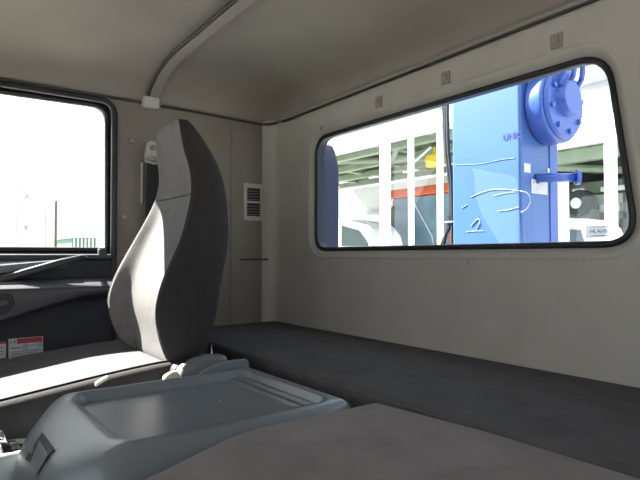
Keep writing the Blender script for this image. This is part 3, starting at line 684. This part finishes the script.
# orange truck cab
ox = 7.6; oy1, oy0 = onX(391, 200, ox).y, onX(452, 200, ox).y; oz = onX(420, 185, ox).z
ot = tag(empty('orange_truck', (ox + .8, (oy0 + oy1) / 2, G)), 'truck cab with an orange roof and large bluish windscreen parked under the canopy', 'truck')
rel(link('cab_body', B((ox + .02, oy0, G + .5), (ox + 1.6, oy1, oz - .18)), M['orange'], ot, bevel=.06))
rel(link('cab_roof', prism(bmesh.new(), [(ox - .06, oy0 - .02, oz - .20), (ox - .02, oy0 - .02, oz - .03), (ox + .3, oy0 - .02, oz), (ox + 1.6, oy0 - .02, oz), (ox + 1.6, oy0 - .02, oz - .20)], (0, oy1 - oy0 + .04, 0)), M['orange'], ot, bevel=.03))
rel(link('windscreen', B((ox + .0, oy0 + .08, CZ - 1.0), (ox + .03, oy1 - .08, oz - .215)), M['tglass'], ot, bevel=.005))
rel(link('wiper', tube(bmesh.new(), [(ox - .015, oy0 + .9, CZ + 1.0), (ox - .02, oy0 + .45, CZ + .35), (ox - .01, oy0 + .35, CZ - .1)], .013, 6), M['greybox'], ot))
mp = onX(392, 222, ox - .3)
rel(link('mirror', B((ox - .33, mp.y - .05, mp.z - .24), (ox - .25, mp.y + .05, mp.z + .28)), M['midgrey'], ot, bevel=.02))
rel(link('mirror_arm', tube(bmesh.new(), [(ox - .29, mp.y, mp.z + .2), (ox + .05, oy1 - .02, mp.z + .35)], .015, 6), M['midgrey'], ot))
for y in (oy0 + .25, oy1 - .25):
    rel(link('wheel', cyl(bmesh.new(), (ox + .6, y - .14, G + .5), (ox + .6, y + .14, G + .5), .5, 24), M['rubber'], ot, bevel=.04))
# yellow hoist
hp = onX(434, 155, 7.0)
ho = tag(empty('yellow_hoist', (7.0, hp.y, hp.z)), 'yellow chain hoist block hanging under the canopy above the orange cab', 'hoist')
rel(link('hoist_body', B((6.95, hp.y - .13, hp.z - .20), (7.12, hp.y + .15, min(hp.z + .2, fz0 - .1))), M['yellow'], ho, bevel=.02))
rel(link('hoist_motor', cyl(bmesh.new(), (7.03, hp.y + .15, hp.z - .05), (7.03, hp.y + .19, hp.z - .05), .06, 20), M['yellow'], ho, bevel=.01))
rel(link('hoist_hanger', B((7.0, hp.y - .03, min(hp.z + .2, fz0 - .1)), (7.06, hp.y + .03, fz0 + .02)), M['yellow'], ho))
rel(link('hoist_strut', tube(bmesh.new(), [onX(413, 163, 6.9), onX(431, 147, 6.9)], .02, 6), M['white'], ho))
# white truck cab
wx = 6.4; wy1, wy0 = onX(334, 230, wx).y, onX(371, 230, wx).y; wz = onX(345, 221, wx).z
wt = tag(empty('white_truck', (wx + .8, (wy0 + wy1) / 2, G)), 'white truck cab with a dark grey windscreen parked beyond the air duct', 'truck')
A = [onX(x, y, wx) for x, y in ((331, 221), (341, 222), (361, 228), (368, 238), (371, 252))]
ol = [P3(wx, wy1 + .5, G + .5), P3(wx, wy1 + .5, A[0].z + .03)] + [p + Vector((0, -.03, .05)) for p in A] + [P3(wx, wy0 - .02, G + .5)]
rel(link('cab_body', prism(bmesh.new(), ol, (.80, 0, 0)), M['white'], wt, bevel=.03))
gl = [onX(x, y, wx - .02) for x, y in ((341, 225), (359, 230), (366, 240), (368, 246), (341, 246))]
rel(link('windscreen', prism(bmesh.new(), gl, (.03, 0, 0)), M['dglass'], wt, bevel=.003))
for y in (wy0 + .1, wy1 + .2): rel(link('wheel', cyl(bmesh.new(), (wx + .4, y - .12, G + .4), (wx + .4, y + .12, G + .4), .38, 24), M['rubber'], wt, bevel=.04))

# far workshop at the right of the window
XW = 13.0
ez = onX(585, 148, XW).z; wl0, wl1 = onX(650, 200, XW).y, onX(540, 200, XW).y
fw = tag(empty('open_workshop', (14.5, 7, G)), 'open-fronted workshop with pale green beams and dark interior seen past the blue crane', 'building')
rel(link('roof', prism(bmesh.new(), [(XW - .3, wl0 - 2, ez + .02), (XW - .3, wl0 - 2, ez + .28), (XW + 5, wl0 - 2, ez + 2.6), (XW + 5, wl0 - 2, ez + 2.3), (XW + .3, wl0 - 2, ez + .02)], (0, wl1 - wl0 + 3.2, 0)), M['white'], fw))
for k in range(14): 
    y = wl0 - 1.8 + .38 * k; rel(link('eaves_bolt', cyl(bmesh.new(), (XW - .34, y, ez + .13), (XW - .29, y, ez + .13), .04, 8), M['greybox'], fw))
rel(link('front_beam', B((XW - .1, wl0 - 2, ez - .32), (XW + .15, wl1 + 1, ez)), M['green'], fw, bevel=.02))
rel(link('brace', tube(bmesh.new(), [(XW, wl1 - .3, ez - .35), (XW + 2.0, wl0 + .8, ez - .45)], .10, 8), M['green'], fw))
rel(link('rear_beam', B((XW + 1.6, wl0 - 2, ez - .95), (XW + 1.85, wl1 + 1, ez - .62)), M['green'], fw, bevel=.02))
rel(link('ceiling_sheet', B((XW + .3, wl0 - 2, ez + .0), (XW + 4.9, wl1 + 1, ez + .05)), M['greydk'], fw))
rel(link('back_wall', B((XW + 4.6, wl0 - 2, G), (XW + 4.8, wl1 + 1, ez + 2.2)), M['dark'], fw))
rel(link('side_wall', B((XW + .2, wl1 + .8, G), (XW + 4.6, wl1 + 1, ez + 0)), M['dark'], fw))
def F(px0, py0, px1, py1, X, name, lab, cat, m, th=.3, group=None, bev=.02):
    a, b = onX(px0, py0, X), onX(px1, py1, X)
    return tag(link(name, B((X, min(a.y, b.y), min(a.z, b.z)), (X + th, max(a.y, b.y), max(a.z, b.z))), m, bevel=bev), lab, cat, group)
def Fp(px0, py0, px1, py1, X, name, m, th, par, bev=.01):
    a, b = onX(px0, py0, X), onX(px1, py1, X)
    return rel(link(name, B((X, min(a.y, b.y), min(a.z, b.z)), (X + th, max(a.y, b.y), max(a.z, b.z))), m, par, bevel=bev))
def mach(name, lab, cat, px, X): return tag(empty(name, (X + .3, onX(px, 240, X).y, G)), lab, cat)
e = mach('storage_rack', 'dark steel storage rack with pale boxes inside the open workshop', 'rack', 590, 14.2)
Fp(560, 176, 567, 300, 14.2, 'rack_upright', M['midgrey'], .2, e); Fp(586, 195, 591, 300, 14.2, 'rack_upright', M['midgrey'], .2, e); Fp(622, 176, 628, 300, 14.2, 'rack_upright', M['midgrey'], .2, e)
Fp(560, 198, 630, 202, 14.2, 'rack_shelf', M['green'], .6, e); Fp(560, 215, 630, 218, 14.2, 'rack_shelf', M['midgrey'], .6, e)
F(599, 204, 620, 213, 14.3, 'storage_box', 'long cream box on the middle shelf of the workshop rack', 'box', M['whitewall'], .4)
F(592, 220, 606, 231, 14.1, 'storage_box', 'small cream box under the shelf of the workshop rack, above the glass sticker', 'box', M['whitewall'], .4)
F(572, 189, 583, 191.5, 14.0, 'strip_light', 'short pale strip light inside the dark workshop beside the blue stub shaft', 'light', M['whitewall'], .1)
F(600, 187, 630, 189, 14.0, 'strip_light', 'long pale strip light inside the dark workshop behind the white post', 'light', M['whitewall'], .1)
# forklift-like machine and pale vehicle low in the window
e = mach('parked_machine', 'dark parked machine with a round drum inside the open workshop', 'machine', 575, 13.5)
dc = onX(578, 203, 13.5)
rel(link('drum', cyl(bmesh.new(), (13.5, dc.y, dc.z), (13.9, dc.y, dc.z), .34, 24), M['dark'], e, bevel=.03))
rel(link('drum_cover', cyl(bmesh.new(), (13.47, dc.y + .05, dc.z), (13.5, dc.y + .05, dc.z), .14, 20), M['whitewall'], e, bevel=.01))
Fp(568, 210, 592, 300, 13.55, 'machine_body', M['midgrey'], .5, e)
e = mach('white_van', 'white van roof and pale blue windscreen low behind the blue crane post', 'van', 572, 10.0)
a = [onX(x, y, 10.0) for x, y in ((560, 218), (571, 218), (582, 226), (586, 236), (590, 262), (560, 262))]
for p in (a[4], a[5]): p.z = G + .5
rel(link('van_body', prism(bmesh.new(), a, (1.6, 0, 0)), M['white'], e, bevel=.03))
a = [onX(x, y, 9.98) for x, y in ((566, 229), (580, 230), (584, 243), (566, 243))]
rel(link('windscreen', prism(bmesh.new(), a, (.03, 0, 0)), M['tglass'], e))
for y in (onX(564, 240, 10).y, onX(586, 240, 10).y): rel(link('wheel', cyl(bmesh.new(), (10.6, y - .12, G + .45), (10.6, y + .12, G + .45), .45, 20), M['rubber'], e, bevel=.03))
a = onX(561, 200, 9.0)
tag(link('white_pillar', B((9.0, a.y - .07, G), (9.15, a.y + .07, CZ + 1.35)), M['white'], bevel=.01), 'white upright pillar showing just past the edge of the blue crane post', 'pillar')

# beyond the driver-side door window
YO = 12.0
def OB(px0, py0, px1, Y, name, lab, cat, m, th=2.0, group=None):
    a, b = onY(px0, py0, Y), onY(px1, py0, Y)
    return tag(link(name, B((a.x, Y, G), (b.x, Y + th, a.z)), m, bevel=.03), lab, cat, group)
e = tag(empty('box_truck', (.9, YO, G)), 'tall white box truck body at the left edge of the door window', 'truck')
a, b = onY(-60, 176, YO), onY(18, 176, YO)
rel(link('cargo_box', B((a.x, YO, G + .7), (b.x, YO + 5, a.z)), M['white'], e, bevel=.02))
for px in (9, 14, 17): 
    c = onY(px, 200, YO); rel(link('corner_rail', B((c.x, YO - .04, G + .8), (c.x + .03, YO + .0, a.z - .05)), M['greybox'], e, bevel=.005))
for k in range(10):
    c = onY(-20 + 4 * k, 178, YO); rel(link('marker_rivet', cyl(bmesh.new(), (c.x, YO - .01, c.z), (c.x, YO + .01, c.z), .02, 8), M['greybox'], e))
for x in (a.x + .5, b.x - .6): rel(link('wheel', cyl(bmesh.new(), (x, YO + .1, G + .45), (x, YO + .4, G + .45), .45, 24), M['rubber'], e, bevel=.04))
e = tag(empty('site_container', (3, 14, G)), 'pale site container with dark letters seen through the door window', 'container')
a, b = onY(20, 185, 14), onY(54, 201, 14)
rel(link('tall_section', B((a.x, 14.0, G), (onY(46, 200, 14).x, 17, a.z)), M['white'], e, bevel=.03))
rel(link('low_section', B((onY(46, 200, 14).x, 13.8, G), (b.x, 17, b.z)), M['white'], e, bevel=.03))
rel(link('edge_strip', B((b.x, 13.78, G), (b.x + .035, 13.86, b.z)), M['midgrey'], e))
for px, py, ch in ((27, 197, 'A'), (27, 228, 'K')):
    p = onY(px, py, 13.98); t = text('lettering', ch, .19, p, (R(90), 0, 0), M['inkgrey'], e, .005); t.matrix_parent_inverse = Matrix.Translation(-e.location)
fe = tag(empty('green_shed', (7, 25, G)), 'low green ribbed shed with a sloping pale roof far beyond the door window', 'shed')
a, b = onY(72, 241, 24), onY(98, 236, 24)
rel(link('ribbed_wall', B((a.x, 24, G), (b.x, 27, a.z + .15)), M['grass'], fe))
for k in range(7):
    x = a.x + (b.x - a.x) * (k + .5) / 7; rel(link('rib', B((x - .03, 23.93, G), (x + .03, 24.0, a.z + .12)), M['greybox'], fe))
rel(link('roof', prism(bmesh.new(), [(a.x - .1, 23.8, a.z + .12), (b.x + .1, 23.8, a.z + .42), (b.x + .1, 23.8, a.z + .50), (a.x - .1, 23.8, a.z + .20)], (0, 3.4, 0)), M['greybox'], fe))

# ================================================================== light
w = bpy.data.worlds.new('world'); bpy.context.scene.world = w; w.use_nodes = True
nt = w.node_tree; bg = nt.nodes['Background']
SKY = 2.5
bg.inputs['Color'].default_value = (.90, .955, 1.0, 1); bg.inputs['Strength'].default_value = SKY
sun = bpy.data.lights.new('sun', 'SUN'); sun.energy = 42; sun.angle = R(.6); sun.color = (1, .96, .90)
so = bpy.data.objects.new('sun', sun); C.objects.link(so)
so.rotation_euler = Vector((.5, -1, -1)).to_track_quat('-Z', 'Y').to_euler(); so.location = (-3, 6, 8)
def portal(name, loc, direction, sx, sy):
    l = bpy.data.lights.new(name, 'AREA'); l.shape = 'RECTANGLE'; l.size = sx; l.size_y = sy; l.cycles.is_portal = True
    o = bpy.data.objects.new(name, l); C.objects.link(o); o.location = loc; o.rotation_euler = Vector(direction).to_track_quat('-Z', 'Z').to_euler()
portal('portal_front', (XF - .06, .74, 1.175), (1, 0, 0), 2.2, .48)
portal('portal_left', (.03, YN - .06, 1.18), (0, 1, 0), 1.56, .72)
portal('portal_right', (-.06, YS + .07, 1.27), (0, -1, 0), 1.2, .52)
portal('portal_rear', (XR + .08, 1.0, 1.25), (-1, 0, 0), 1.2, .5)
sc = bpy.context.scene
sc.view_settings.view_transform = 'Standard'; sc.view_settings.look = 'None'; sc.view_settings.gamma = 1; sc.view_settings.use_curve_mapping = False
sc.view_settings.exposure = 0.0
sc.cycles.use_denoising = True
sc.cycles.max_bounces = 10; sc.cycles.diffuse_bounces = 6; sc.cycles.transparent_max_bounces = 12
sc.cycles.caustics_reflective = False
